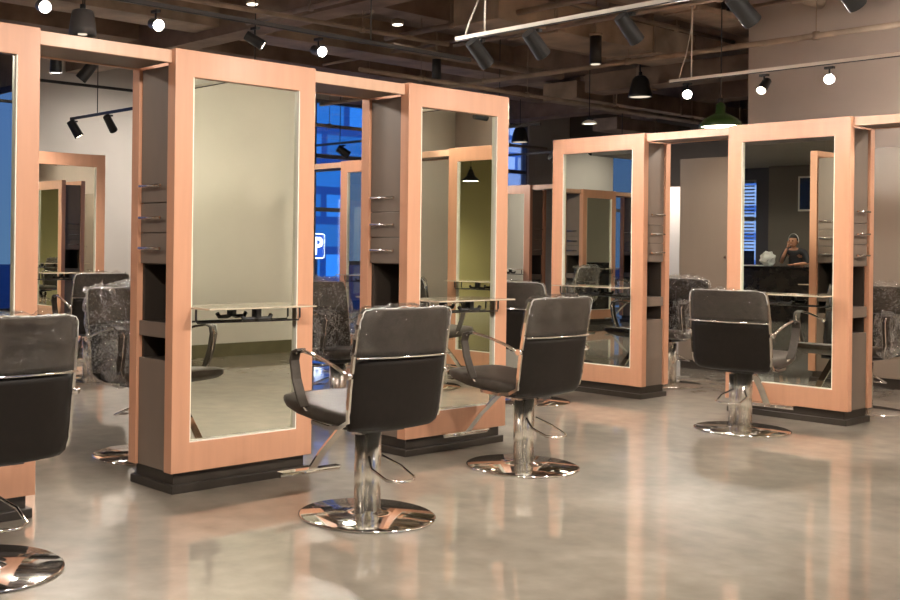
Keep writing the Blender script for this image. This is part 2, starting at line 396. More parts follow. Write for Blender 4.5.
def make_station(label, loc, rz):
    t = thing('styling_station', label, 'styling station', loc, rz, None)
    st = .115; tp = .14; bt = .155
    for s in (-1, 1):
        fr = obj('mirror_frame', frame_bm(s), 'wood', t, bevel=.003)
        ym = s * (DP - .022)
        x = W - st; zb = ZB + bt; zt = ZT - tp
        y0, y1 = sorted((ym, ym - s * .012))
        obj('mirror', boxes(((-x + .001, y0, zb + .001), (x - .001, y1, zt - .001))), 'mirror', fr)
        # pale edging that lines the opening
        bm = bmesh.new(); e0, e1 = sorted((s * (DP - .002), ym)); w = .006
        bx(bm, (-x, e0, zb), (-x + w, e1, zt)); bx(bm, (x - w, e0, zb), (x, e1, zt)); bx(bm, (-x + w, e0, zb), (x - w, e1, zb + w))
        obj('edging_strip', bm, 'cream', fr, label='pale cream edging inside the frame')
        # shelf: glass ledge with a loop rail and dryer hook
        ys0, ys1 = sorted((s * (DP - .015), s * (DP + .165)))
        sh = obj('shelf', boxes(((-x, ys0, .962), (x, ys1, .971))), 'shelf_glaze', t, bevel=.003)
        bm = bmesh.new(); yr = s * (DP + .03); r = .006
        tube(bm, [(-x + .01, yr, .96), (-x + .01, yr, .905), (-x + .02, yr, .89), (x - .02, yr, .885), (x - .01, yr, .90), (x - .01, yr, .96)], r)
        obj('towel_rail', bm, 'black_metal', sh)
        bm = bmesh.new(); yh = s * (DP + .09)
        bx(bm, (-.018, yh - .02, .915), (.018, yh + .02, .962))
        tube(bm, [(-.10, yh, .925), (-.085, yh, .905), (-.03, yh, .905), (0, yh, .915), (.03, yh, .905), (.085, yh, .905), (.10, yh, .925)], .012)
        obj('dryer_hook', bm, 'black_metal', sh)
    yc = DP - TH; xc = W - .03
    # carcass: back-to-back core and niche walls
    bm = bmesh.new()
    bx(bm, (-.15, -yc, ZB), (.15, yc, ZT - .07))
    for s in (-1, 1):
        a, b = sorted((s * .15, s * (xc - .006)))
        bx(bm, (a, -yc, ZB), (b, -yc + .016, ZT - .07)); bx(bm, (a, yc - .016, ZB), (b, yc, ZT - .07))
        for z in (.672, .802, .872, 1.19, 1.355, 1.515, ZT - .09): bx(bm, (a, -yc + .016, z), (b, yc - .016, z + .016))
    obj('cabinet_body', bm, 'laminate_dark', t)
    for s in (-1, 1):
        def front(z0, z1, nm, out=0.0, th=.018):
            a, b = sorted((s * (xc - .006), s * (xc - .006 + th + out)))
            return obj(nm, boxes(((a, -yc + .003, z0 + .002), (b, yc - .003, z1 - .002))), 'laminate', t, bevel=.002)
        def handle(p, z):
            bm = bmesh.new(); xx = s * (xc + .045)
            cyl(bm, (xx, -.10, z), (xx, .105, z), .008, n=10)
            for y in (-.045, .055): cyl(bm, (s * (xc + .010), y, z), (xx, y, z), .005, n=8)
            obj('handle', bm, 'steel', p)
        d = front(1.52, ZT - .075, 'door'); handle(d, 1.61)
        for z0, z1 in ((1.36, 1.52), (1.195, 1.36)):
            d = front(z0, z1, 'drawer'); handle(d, (z0 + z1) / 2)
        front(.805, .888, 'tray_front', .004)
        front(ZB, .69, 'lower_panel', .002)
    obj('plinth', boxes(((-W + .035, -DP + .03, .045), (W - .035, DP - .03, ZB))), 'plinth', t)
    obj('plinth_moulding', boxes(((-W + .01, -DP + .005, 0), (W - .01, DP - .005, .045))), 'plinth', t, bevel=.004)
    return t
YM = 4.7304 + DP; XM = 3.1621 + W; PT = 1.7272
XR = 8.4531 + DP; YR = 3.6259 + W
s0 = make_station('wood framed mirror station cut by the photo edge, nearest of its row', (XM - PT, YM, 0), 0)
s1 = dup(s0, (XM, YM, 0), 0, 'large wood framed mirror station whose mirror reflects a blank pale wall')
s2 = dup(s0, (XM + PT, YM, 0), 0, 'wood framed mirror station at the far end of the near row, reflecting another station')
RZ = -PI / 2
r2 = dup(s0, (XR, YR, 0), RZ, 'mirror station by the tall cupboards, mirror reflecting the person at reception')
r1 = dup(s0, (XR, YR + PT, 0), RZ, 'mirror station at the far end of the right row, reflecting smaller stations')
r4 = dup(s0, (XR, YR - 2 * PT, 0), RZ, 'mirror station nearest the partition, beyond the reflected bridge')
r3 = dup(s0, (XR, YR - PT, 0), RZ, 'mirror station seen only as a reflection with a lamp in its glass')
NY = 11.08 + DP; NX = 6.45 - W
n_lab = ['distant mirror station seen between the two nearest stations, by the pale wall',
         'distant station next to the one by the pale wall, hidden but for reflections',
         'far station reflected in the mirror of the right row end station',
         'fourth station of the distant row, beside the wall washed window', 'last station of the distant row, toward the reception']
ns = [dup(s0, (NX - PT * i, NY, 0), 0, n_lab[i]) for i in range(5)]
SX = 8.85 + DP; SY = 9.68 - W
q1 = dup(s0, (SX, SY, 0), RZ, 'station with bluish window reflections, in the gap right of the largest mirror')
q2 = dup(s0, (SX, SY + PT + .55, 0), RZ, 'station beyond the bluish one, mostly hidden by the largest mirror')
TX = 14.1 + DP; TY = 10.96 + W
t1 = dup(s0, (TX, TY, 0), RZ, 'small distant station in the gap before the far right row')
t2 = dup(s0, (TX, TY - PT, 0), RZ, 'small distant station adjoining the bridge in the gap before the right row')

def bridge(label, cx, cy, rz, L=PT - 2 * W):
    t = thing('bridge_panel', label, 'overhead panel', (cx, cy, 0), rz)
    h = L / 2 - .001
    obj('fascia', boxes(((-L/2, -.175, ZT - .072), (L/2, -.150, ZT - .006))), 'wood_pale', t, bevel=.002)
    obj('fascia', boxes(((-L/2, .15, ZT - .072), (L/2, .175, ZT - .006))), 'wood_pale', t, bevel=.002)
    obj('soffit', boxes(((-L/2, -.150, ZT - .066), (L/2, .150, ZT - .02)), ((-h, -.136, ZT - .064), (h, .136, ZT - .022))), 'laminate', t)
    return t
bridge('pale wood bridge joining the nearest station to the largest mirror', XM - PT / 2, YM, 0)
bridge('pale wood bridge between the largest mirror and the row end station', XM + PT / 2, YM, 0)
bridge('pale wood bridge linking the two stations of the right row', XR, YR + PT / 2, RZ)
bridge('pale wood bridge leaving the right row toward the cupboards, cut by the photo edge', XR, YR - PT / 2, RZ)
bridge('pale wood bridge seen reflected in the row end mirror', XR, YR - 1.5 * PT, RZ)
for i, l in enumerate(('distant bridge left of the station by the pale wall', 'distant bridge reflected beside the far station', 'distant bridge by the low ceiling of the reception', 'last distant bridge toward the reception')):
    bridge(l, NX - PT * (i + .5), NY, 0)
bridge('distant bridge left of the station with bluish reflections', SX, SY + PT / 2 + .275, RZ, PT - 2 * W + .55)
bridge('small distant bridge in the gap before the right row', TX, TY - PT / 2, RZ)

# ------------------------------------------------------------------ chairs
def rsec(w, d, r, yc, z, n=5):
    """rounded rectangle in XY at height z"""
    pts = []
    for (sx, sy, a0) in ((1, 1, 0), (-1, 1, 90), (-1, -1, 180), (1, -1, 270)):
        for k in range(n + 1):
            a = math.radians(a0 + 90 * k / n)
            pts.append((sx * (w/2 - r) + r * math.cos(a), yc + sy * (d/2 - r) + r * math.sin(a), z))
    return pts
BH = [(.446, -.195, .45), (.456, -.226, .505), (.478, -.243, .537), (.53, -.254, .555), (.60, -.262, .558), (.70, -.275, .558), (.79, -.290, .556), (.88, -.305, .552), (.95, -.317, .546), (.995, -.325, .535), (1.02, -.332, .50)]
def back_y(z):
    for (z0, y0, w0), (z1, y1, w1) in zip(BH, BH[1:]):
        if z <= z1: 
            t = max(0, (z - z0) / (z1 - z0)); return y0 + (y1 - y0) * t, w0 + (w1 - w0) * t
    return BH[-1][1], BH[-1][2]
def back_panel(zs, thick, grow=0, nx=14, curve=.035, crinkle=0, seed=0):
    """closed slab following the reclined back, slightly wrapped round the sitter"""
    bm = bmesh.new(); rows = []
    for z in zs:
        y, w = back_y(z); w += grow * 2
        fr = []; bk = []
        for i in range(nx + 1):
            u = i / nx * 2 - 1; x = u * w / 2
            yb = y + curve * (u * u) - grow; yf = yb + thick + grow * 2
            ed = 1 - abs(u) ** 8
            mid = (yb + yf) / 2; hb = (yf - yb) / 2 * (.35 + .65 * ed)
            jb = jf = Vector((0, 0, 0))
            if crinkle:
                c = crinkle * (1 + 2.6 * max(0, (z - .97) / .05))
                jb = noise.noise_vector(Vector((x * 16, z * 16, seed))) * c; jf = noise.noise_vector(Vector((x * 16, z * 16, seed + 9))) * c
            bk.append(bm.verts.new((x + jb.x, mid - hb + jb.y * .7, z + jb.z))); fr.append(bm.verts.new((x + jf.x, mid + hb + jf.y * .7, z + jf.z)))
        rows.append(bk + fr[::-1])
    m = len(rows[0])
    for A, B in zip(rows, rows[1:]):
        for k in range(m):
            f = bm.faces.new((A[k], A[(k + 1) % m], B[(k + 1) % m], B[k])); f.smooth = True
    bm.faces.new(rows[-1]); 
    if not crinkle: bm.faces.new(rows[0][::-1])
    else: pass
    return bm
def lin(a, b, n): return [a + (b - a) * i / (n - 1) for i in range(n)]
def make_chair(label, loc, rz, wrapped=False, feet=True):
    t = thing('salon_chair', label, 'chair', loc, rz)
    bm = bmesh.new(); lathe(bm, [(0, 0), (.322, 0), (.33, .004), (.33, .010), (.322, .014), (.12, .022), (.075, .03), (.07, .036), (0, .036)], 64)
    obj('base_disc', bm, 'chrome', t)
    bm = bmesh.new(); cyl(bm, (.008, 0, .03), (.008, 0, .425), .060, n=40); cyl(bm, (-.062, -.02, .03), (-.062, -.02, .405), .027, n=24); bx(bm, (-.075, -.03, .395), (.06, .03, .415))
    obj('column', bm, 'bright_steel', t)
    bm = bmesh.new(); tube(bm, [(-.04, -.06, .30), (-.09, -.14, .26), (-.085, -.24, .225), (-.04, -.285, .22), (.04, -.285, .22), (.085, -.24, .225), (.09, -.14, .26), (.04, -.06, .30)], .007)
    obj('pump_lever', bm, 'chrome', t)
    obj('seat_mount', boxes(((-.13, -.12, .425), (.13, .12, .452)), ((-.05, -.05, .41), (.05, .05, .425))), 'black_metal', t, bevel=.005)
    # seat cushion, thin nose at the front, rising a little
    secs = []
    for y, z0, z1, w in ((-.17, .466, .50, .44), (-.15, .460, .525, .48), (-.08, .452, .532, .50), (.08, .452, .545, .51), (.24, .468, .558, .51), (.34, .490, .566, .49), (.395, .512, .565, .44), (.42, .53, .556, .37)):
        s = []
        h = (z1 - z0) / 2; zc = (z0 + z1) / 2; k = 24
        for i in range(k):
            a = 2 * PI * i / k; c, sn = math.cos(a), math.sin(a)
            s.append((w / 2 * math.copysign(abs(c) ** .35, c), y, zc + h * math.copysign(abs(sn) ** .55, sn)))
        secs.append(s)
    bm = bmesh.new(); loft(bm, secs)
    obj('seat', bm, 'grey_vinyl', t)
    bm = back_panel([b[0] for b in BH[:3]] + [.505] + lin(.53, .795, 8), .055)
    obj('lower_backrest', bm, 'dark_vinyl', t)
    bm = back_panel(lin(.80, .98, 7) + [.998, 1.012, 1.02], .062, .002)
    obj('upper_backrest', bm, 'grey_vinyl', t)
    bm = bmesh.new()
    y, w = back_y(.797)
    pts = []
    for i in range(17):
        u = i / 16 * 2 - 1; pts.append((u * (w / 2 + .006), y + .035 * u * u - .006, .797))
    tube(bm, pts, .0055, 6)
    for s in (-1, 1):
        pts = []
        for z in [.50, .56, .64, .72, .80, .88, .95, 1.0]:
            y, w = back_y(z); pts.append((s * (w / 2 + .004), y + .06, z))
        pts = [(s * .262, .10, .462), (s * .266, -.04, .455), (s * .27, -.125, .468)] + pts
        strip(bm, pts, (.012, 0, 0), .018)
        cyl(bm, (s * .275, -.215, .715), (s * .31, -.215, .715), .017, n=14)
    obj('chrome_trim', bm, 'chrome', t)
    for s in (-1, 1):
        bm = bmesh.new()
        pts = [(s * .296, -.215, .715), (s * .30, -.10, .755), (s * .30, .02, .785), (s * .30, .12, .80), (s * .298, .175, .795)]
        tube(bm, pts, .009)
        tube(bm, [(s * .298, .175, .795), (s * .296, .21, .76), (s * .294, .195, .66), (s * .285, .165, .56), (s * .262, .15, .515), (s * .22, .15, .505)], .007)
        a = obj('armrest', bm, 'chrome', t)
        bm = bmesh.new()
        strip(bm, [(s * .299, .14, .806), (s * .30, .185, .792), (s * .298, .200, .75), (s * .294, .185, .66), (s * .286, .155, .57), (s * .275, .145, .53)], (.055, 0, 0), .014)
        obj('arm_pad', bm, 'grey_vinyl', a, bevel=.004)
    bm = bmesh.new()
    strip(bm, [(0, .08, .45), (0, .17, .425), (0, .34, .27), (0, .445, .15)], (.052, 0, 0), .010)
    tube(bm, [(-.19, .46, .135), (.19, .46, .135)], .013, 10)
    strip(bm, [(-.19, .46, .148), (.19, .46, .148)], (0, .05, 0), .008)
    obj('footrest', bm, 'chrome', t)
    bm = bmesh.new(); pts = []
    n = 60
    for i in range(n + 1):
        a = i / n
        if a < .18: z = .93 + a / .18 * .08; y, w = back_y(z); p = Vector((-w / 2 - .004, y + .045, z))
        elif a > .82: z = .93 + (1 - a) / .18 * .08; y, w = back_y(z); p = Vector((w / 2 + .004, y + .045, z))
        else: u = (a - .5) / .32; p = Vector((u * .262, -.318 + .03 * u * u, 1.024 - .012 * u ** 8))
        pts.append(p + noise.noise_vector(p * 30) * .008)
    tube(bm, pts, .0028, 5)
    obj('plastic_fold', bm, 'plastic_crease', t, label='whitish gathered edge of the plastic cover')
    if wrapped:
        bm = back_panel(lin(.50, 1.0, 24) + [1.02, 1.032], .085, .028, nx=34, crinkle=.022, seed=4)
        obj('plastic_cover', bm, 'plastic_film', t)
        for s in (-1, 1):
            bm = bmesh.new(); secs = []
            for y in lin(-.20, .27, 12):
                sec = []
                for k in range(20):
                    a = 2 * PI * k / 20
                    zc = .66; h = .17 + .03 * math.sin(y * 9)
                    p = Vector((s * .29 + .05 * math.cos(a), y, zc + h * math.sin(a)))
                    sec.append(p + noise.noise_vector(p * 13) * .03)
                secs.append(sec)
            loft(bm, secs, cap=False)
            obj('plastic_cover', bm, 'plastic_film', t)
    else:
        bm = back_panel(lin(.805, .995, 14) + [1.01, 1.02, 1.028], .066, .008, nx=40, crinkle=.0085, seed=1)
        obj('plastic_cover', bm, 'plastic_sleeve', t)
    return t
def R(d): return math.radians(d - 90)
c0 = make_chair('dark salon chair cut by the photo edge at the nearest station', (1.84, 4.10, 0), R(89))
c1 = dup(c0, (3.68, 3.81, 0), R(86), 'dark salon chair front and centre, before the largest mirror')
c2 = dup(c0, (5.26, 4.12, 0), R(88), 'dark salon chair turned at the row end station, showing its whole seat side')
c3 = dup(c0, (7.65, 4.02, 0), R(5), 'dark salon chair seen square from behind at the right row station')
c4 = dup(c0, (7.56, 5.85, 0), R(8), 'salon chair half hidden behind the turned chair, at the right row end')
c5 = dup(c0, (5.22, 9.2, 0), R(82), 'dark salon chair seen from behind facing the distant station')
c6 = dup(c0, (7.55, 2.45, 0), R(5), 'salon chair seen only reflected in the row end mirror')
w0 = make_chair('salon chair bagged in clear plastic behind the gap left of the largest mirror', (3.64, 5.72, 0), R(270), wrapped=True)
dup(w0, (5.62, 6.15, 0), R(268), 'salon chair bagged in clear plastic in the gap right of the largest mirror')
dup(w0, (9.40, 3.93, 0), R(175), 'plastic wrapped chair peeking out right of the right row, near the cupboards')
dup(w0, (9.62, 5.82, 0), R(176), 'plastic wrapped chair in the gap between the two right row stations')
dup(w0, (7.95, 9.25, 0), R(0), 'plastic wrapped chair far back before the bluish station')
for x, l in ((NX - PT, 'distant chair reflected, second from the pale wall'), (NX - 2 * PT, 'distant chair reflected in the right row end mirror'), (NX - 3 * PT, 'distant chair nearest the reception')):
    dup(w0, (x, 10.35, 0), R(90), l)

# ------------------------------------------------------------------ tall cupboards
lk = []
def make_locker(label, y):
    t = thing('tall_cupboard', label, 'cupboard', (11.1, y, 0))
    obj('cabinet_body', boxes(((.022, -.60, .10), (.48, .60, 2.31))), 'locker', t)
    obj('toe_kick', boxes(((.05, -.60, 0), (.45, .60, .10))), 'laminate_dark', t)
    for s in (-1, 1):
        a, b = sorted((s * .003, s * .597))
        d = obj('door', boxes(((0, a, .105), (.02, b, 2.305))), 'locker', t, bevel=.002)
        bm = bmesh.new(); cyl(bm, (.001, s * .05, 1.23), (-.022, s * .05, 1.23), .007, n=10); cyl(bm, (-.022, s * .05, 1.23), (-.034, s * .05, 1.23), .015, .013, n=16)
        obj('knob', bm, 'chrome', d)
    return t
l0 = make_locker('tall taupe cupboard seen in the gap between the right row stations', 5.98)
for i, l in enumerate(('tall taupe cupboard with knobs at the right edge of the photo', 'tall taupe cupboard beyond the photo edge, nearer the camera', 'tall taupe cupboard reflected, next to the partition wall')):
    dup(l0, (11.1, 5.98 - 1.2 * (i + 1), 0), 0, l)

# ------------------------------------------------------------------ ceiling services
for i, (y, w, z0, m) in enumerate(((2.0, .4, 3.98, 'duct'), (4.2, .35, 4.0, 'duct'), (6.6, .35, 3.98, 'duct'), (8.9, .3, 4.02, 'duct'), (10.6, .5, 3.9, 'duct_light'), (12.4, .35, 4.0, 'duct'))):
    o = struct('trim_%d' % (i + 1), boxes(((-5.9, y, z0), (19.9, y + w, ZC - .001))), m)
for i, (x, w, z0) in enumerate(((7.7, .35, 3.80), (13.2, .45, 3.85), (16.6, .45, 3.75), (1.2, .3, 3.85))):
    struct('trim_%d' % (i + 11), boxes(((x, -8.9, z0), (x + w, 14.4, ZC - .001))), 'duct')
def duct(label, a, b, w, h, m='duct_light', name='air_duct'):
    t = thing(name, label, 'duct', a)
    d = Vector(b) - Vector(a); ax = 0 if abs(d.x) > abs(d.y) else 1
    L = d[ax]; L0, L1 = sorted((0, L))
    def bb(l0, l1, e): return ((l0, -w/2 - e, -e), (l1, w/2 + e, h + e)) if ax == 0 else ((-w/2 - e, l0, -e), (w/2 + e, l1, h + e))
    obj('duct_body', boxes(bb(L0, L1, 0)), m, t, bevel=.01)
    n = int((L1 - L0) / 1.6)
    for k in range(n):
        c = L0 + (k + .5) * (L1 - L0) / n
        obj('flange', boxes(bb(c - .02, c + .02, .02)), 'pipe', t)
        lo, hi = bb(c - .006, c + .006, 0)
        obj('hanger', boxes(((lo[0], lo[1], h), (hi[0], hi[1], ZC - a[2]))), 'pipe', t)
    return t
duct('wide brown air duct crossing above the row end station', (8.6, 7.4, 3.60), (12.3, 7.4, 3.60), .6, .30)
duct('brown duct behind the first one, over the far window', (13.4, 9.9, 3.50), (19.0, 9.9, 3.50), .60, .26)
duct('narrow brown duct running away over the right row', (13.25, -1.0, 3.50), (13.25, 9.2, 3.50), .45, .25, 'duct')
duct('flat brown cable tray above the centre of the room', (6.9, 6.1, 3.75), (11.4, 6.1, 3.75), .35, .07, 'pipe', 'cable_tray')
duct('slim duct over the far right stations', (16.6, 11.3, 3.40), (19.0, 11.3, 3.40), .5, .22, 'duct')
def pipe(label, pts, r=.025, m='pipe'):
    bm = bmesh.new(); tube(bm, pts, r, 10)
    for p, q in zip(pts, pts[1:]):
        p = Vector(p); q = Vector(q)
        for k in range(max(1, int((q - p).length / 2))):
            a = p.lerp(q, (k + .5) / max(1, int((q - p).length / 2)))
            if abs((q - p).z) < .1: cyl(bm, a, (a.x, a.y, ZC), .005, n=6); cyl(bm, a + Vector((0, 0, -r - .008)), a + Vector((0, 0, r + .01)), r + .006, n=8)
    return tag(obj('ceiling_pipe', bm, m), label, 'pipe')
pipe('long pale pipe crossing above the largest mirror', [(1.5, 8.62, 3.6), (9.3, 8.40, 3.6)])
pipe('pipe running parallel to the photo top, above the row end station', [(5.2, 7.0, 3.9), (13, 7.0, 3.9)])
pipe('slanting pipe crossing the first one near the white rail', [(7.35, 1.0, 3.75), (7.35, 9.6, 3.75)])
pipe('thin pipe to the right of the black downlight', [(10.6, 5.0, 3.95), (10.6, 12.0, 3.95)], .02)
pipe('thin pipe over the green pendant lamp', [(9.4, 2.0, 3.6), (9.4, 8.4, 3.6)], .022)
pipe('sprinkler pipe deep in the ceiling before the far window', [(8.5, 9.0, 3.3), (18.5, 9.0, 3.3)], .025)
pipe('pipe over the far right row', [(11.0, 4.0, 3.45), (11.0, 12.5, 3.45)], .03)
pipe('low pipe in front of the dark blue window', [(11.0, 13.6, 3.3), (18, 13.6, 3.3)], .03)
pipe('pipe beside the slanting pipe over the white rail', [(8.9, 1.0, 3.7), (8.9, 9.0, 3.7)], .03)
pipe('pair pipe low over the right row mirrors', [(11.0, 0.0, 3.85), (11.0, 6.0, 3.85)], .02)
pipe('brown pipe behind the black bell pendant', [(9.5, 9.5, 3.75), (12.9, 9.5, 3.75)], .05)
pipe('thick brown pipe above the right row end station', [(9.2, 5.3, 3.9), (13.0, 5.3, 3.9)], .06)
t = thing('air_diffuser', 'round ceiling air diffuser with concentric rings', 'air vent', (8.4, 9.1, 3.95))
bm = bmesh.new()
for rr in (.30, .22, .14): lathe(bm, [(rr, 0), (rr - .03, -.02), (rr - .035, -.012), (rr - .01, .01), (rr, 0)], 36)
obj('ring', bm, 'duct_light', t)
bm = bmesh.new(); cyl(bm, (0, 0, .0), (0, 0, .4), .2, n=32); obj('neck', bm, 'duct', t)

# ------------------------------------------------------------------ lights
def spotlamp(loc, power, size=110, col=(1, .91, .81), blend=.8, direction=(0, 0, -1), radius=.11, parent=None):
    d = bpy.data.lights.new('lamp_light', 'SPOT'); d.energy = power; d.color = col; d.spot_size = math.radians(size); d.spot_blend = blend; d.shadow_soft_size = radius
    o = bpy.data.objects.new('lamp_light', d); COL.objects.link(o)
    o.rotation_mode = 'QUATERNION'
    o.rotation_quaternion = Vector(direction).normalized().to_track_quat('-Z', 'Y')
    o.location = loc
    if parent: o.parent = parent
    return o
def track(label, a, b, m='rail_white', hang=(.15, .85), w=.018, cable=False):
    a = Vector(a); b = Vector(b)
    t = thing('light_track', label, 'light track', a)
    d = b - a; side = d.normalized().cross(Vector((0, 0, 1))) * .028
    bm = bmesh.new(); strip(bm, [(0, 0, 0), d], side, .03)
    obj('rail', bm, m, t)
    bm = bmesh.new(); strip(bm, [(0, 0, -.018), d + Vector((0, 0, -.018))], side * .7, .008)
    obj('conductor_slot', bm, 'black_metal', t)
    for h in hang:
        p = d * h; bm = bmesh.new(); cyl(bm, p, (p.x, p.y, ZC - a.z), .007, n=6)
        obj('suspension_rod', bm, m, t)
    if cable:
        p = d * hang[-1]; e = d * .985; bm = bmesh.new()
        tube(bm, [(p.x, p.y, 1.0), (p.x + .02, p.y + .02, .5), (p.x, p.y + .04, .34), tuple(p.lerp(e, .5) + Vector((0, 0, .22))), tuple(p.lerp(e, .8) + Vector((0, 0, .12))), tuple(e + Vector((0, 0, .015)))], .007, 6)
        obj('feed_cable', bm, m, t)
    return t
track('white light track with feed cable above the row end station', (6.74, -.6, 3.0), (6.74, 6.0, 3.0), hang=(.3, .955), cable=True)
track('white light track in front of the tall cupboards', (10.0, -.6, 3.0), (10.0, 6.05, 3.0), hang=(.3, .965), cable=True)
track('black light track over the back side of the near row', (-.8, 7.2, 3.16), (8.3, 7.2, 3.16), 'grey_enamel')
track('black light track in front of the pale wall, seen under the bridge', (7.25, 8.6, 3.0), (7.25, 13.4, 3.0), 'black_metal')
track('dark light track hidden above the bridge', (2.5, 9.55, 3.16), (5.8, 9.55, 3.16), 'black_metal')
track('grey light track before the far window', (12.3, 9.4, 3.02), (12.3, 14.2, 3.02), 'grey_enamel')
track('grey light track nearer the far window', (16.3, 9.0, 3.05), (16.3, 14.0, 3.05), 'grey_enamel', hang=(.35, .85))
track('white light track over the camera side', (.6, 1.7, 3.1), (11.3, 1.7, 3.1))
track('white light track deep over the camera side', (-4.0, -3.5, 3.1), (8.0, -3.5, 3.1))

def make_spot(label, loc, aim, on='warm', power=0, size=100, ln=.17, r=.045, color='black_metal'):
    """track spotlight: adaptor at loc, head hanging below, tilted toward aim"""
    t = thing('track_spotlight', label, 'spotlight', loc)
    bm = bmesh.new(); bx(bm, (-.02, -.04, -.045), (.02, .04, -.024)); cyl(bm, (0, 0, -.045), (0, 0, -.10), .008, n=8)
    obj('bracket', bm, color, t)
    d = Vector(aim).normalized(); c = Vector((0, 0, -.135))
    p0 = c - d * ln / 2; p1 = c + d * ln / 2
    bm = bmesh.new(); cyl(bm, p0, p1, r * .9, r, n=24, cap=False)
    cyl(bm, p0 - d * .004, p0, r * .86, r * .9, n=24); cyl(bm, p1, p1 - d * .03, r, r * .8, n=24, cap=False)
    obj('lamp_head', bm, color, t)
    bm = bmesh.new(); cyl(bm, p1 - d * .012, p1 - d * .008, r * .84, n=24)
    obj('lens', bm, {'hot': 'lens_hot', 'warm': 'lens_warm', 'soft': 'lens_soft'}[on], t)
    if power: spotlamp(p1 + d * .012, power, size, direction=d, parent=t)
    return t
def tocam(p, k=.0): return (-p[0], -p[1], 1.3 - p[2] + 0)
for (x, y, z, l) in ((3.66, 7.2, 3.14, 'glaring spotlight above the nearest station, at the photo corner'), (4.62, 7.2, 3.14, 'glaring spotlight above the bridge beside the largest mirror'), (6.30, 7.2, 3.14, 'glaring spotlight above the far corner of the largest mirror')):
    make_spot(l, (x, y, z), (-.27, -.95, -.26), 'hot', 170)
make_spot('spotlight on the black track toward the reception', (.1, 7.2, 3.14), (.7, -.7, -.3), 'hot', 60)
make_spot('spotlight seen from its side above the largest mirror', (5.6, 7.2, 3.14), (.6, -.55, -.5), 'warm', 110)
make_spot('glaring small spotlight on the rail above the green pendant', (10, 5.86, 2.985), tocam((10, 5.86, 3)), 'hot', 140)
make_spot('tilted spotlight beside the glaring one on the cupboard rail', (10, 5.08, 2.985), (-.75, -.05, -.6), 'warm', 120)
make_spot('glaring spotlight above the right row station by the cupboards', (10, 4.48, 2.985), tocam((10, 4.48, 3)), 'hot', 140)
make_spot('black spotlight at the end of the white rail', (6.74, 5.75, 2.985), (.8, -.1, -.75), 'warm', 38, ln=.24, r=.06)
make_spot('black spotlight second from the end of the white rail', (6.74, 5.2, 2.985), (.8, -.1, -.75), 'warm', 38, ln=.22, r=.06)
make_spot('black spotlight midway along the white rail', (6.74, 4.4, 2.985), (.75, -.2, -.8), 'warm', 38, ln=.22, r=.055)
make_spot('black spotlight on the white rail over the right row mirror', (6.74, 3.57, 2.985), (.8, -.3, -.75), 'warm', 38, ln=.22, r=.06)
make_spot('black spotlight on the white rail cut by the photo top', (6.74, 2.92, 2.985), (.8, -.3, -.75), 'warm', 38, ln=.22, r=.055)
make_spot('black spotlight washing the pale wall, at the track end', (7.25, 13.28, 2.985), (.4, -.25, -.8), 'warm', 60, ln=.24, r=.065)
make_spot('black spotlight on the wall track beside the bridge', (7.25, 12.35, 2.985), (.7, .4, -.7), 'soft', 60, ln=.24, r=.055)
make_spot('black cylinder spotlight hanging just under the bridge', (5.35, 9.55, 3.14), (-.5, .4, -.8), 'soft', 260, 150, ln=.24, r=.06)
make_spot('stubby black spotlight left of the cylinder under the bridge', (5.0, 9.55, 3.14), (0, 0, -1), 'soft', 60, ln=.14, r=.06)
make_spot('spotlight against the blue window above the bluish station', (12.3, 13.4, 3.005), (.7, -.4, -.5), 'warm', 60, ln=.22, r=.07)
make_spot('lower spotlight against the blue window', (12.3, 12.7, 3.005), (.7, -.5, -.6), 'soft', 60, ln=.24, r=.075)
make_spot('white lit spotlight in the gap before the right row', (16.3, 13.4, 3.035), (-.7, -.2, -.6), 'warm', 60, ln=.26, r=.09)
make_spot('dark spotlight in the gap before the right row', (16.3, 12.1, 3.035), (.7, -.2, -.4), 'soft', 60, ln=.26, r=.08)
make_spot('added fill spotlight on the cupboard rail beyond the photo edge', (10, 3.0, 2.985), (.8, .25, -.05), 'warm', 50, 140)  # this lamp and the next are added to brighten the taupe wall
make_spot('added fill spotlight on the cupboard rail nearest the partition', (10, 1.0, 2.985), (.8, .25, -.05), 'warm', 60, 140)
make_spot('added spotlight brightening the pale stand-in block deep in the right gap', (16.3, 10.2, 3.035), (.55, .12, -.8), 'soft', 80, 100)  # added lamp, only there to make the pale block bright
make_spot('added fill spotlight behind the largest mirror lighting the bluish station', (7.25, 9.4, 2.985), (.8, 0, -.55), 'warm', 70, 110)  # added fill for the dark frame of the bluish station
for x, l in ((6.4, 'added camera side fill spotlight aimed back at the partition, nearest its free end'), (8.0, 'added camera side fill spotlight aimed back at the middle of the partition'), (9.4, 'added camera side fill spotlight aimed back at the partition by the cupboards')):
    make_spot(l, (x, 1.7, 3.085), (0, -.8, -.5), 'warm', 50, 135)  # extra lamps added to brighten the partition
track('added black light track washing the north wall', (-4.4, 12.9, 3.4), (9.8, 12.9, 3.4), 'black_metal', hang=(.05, .35, .65, .95))  # added rail carrying the fill lamps below
for x, l in ((-3.8, 'added wall washing spotlight over the reception side'), (-1.6, 'added wall washing spotlight left of the far left window'), (.2, 'added wall washing spotlight at the edge of the far left window'), (8.2, 'added wall washing spotlight above the distant station end'), (9.4, 'added wall washing spotlight beside the far window')):
    make_spot(l, (x, 12.9, 3.385), (0, .75, -.7), 'soft', 30, 140)  # added fill lamps for the north wall and reception
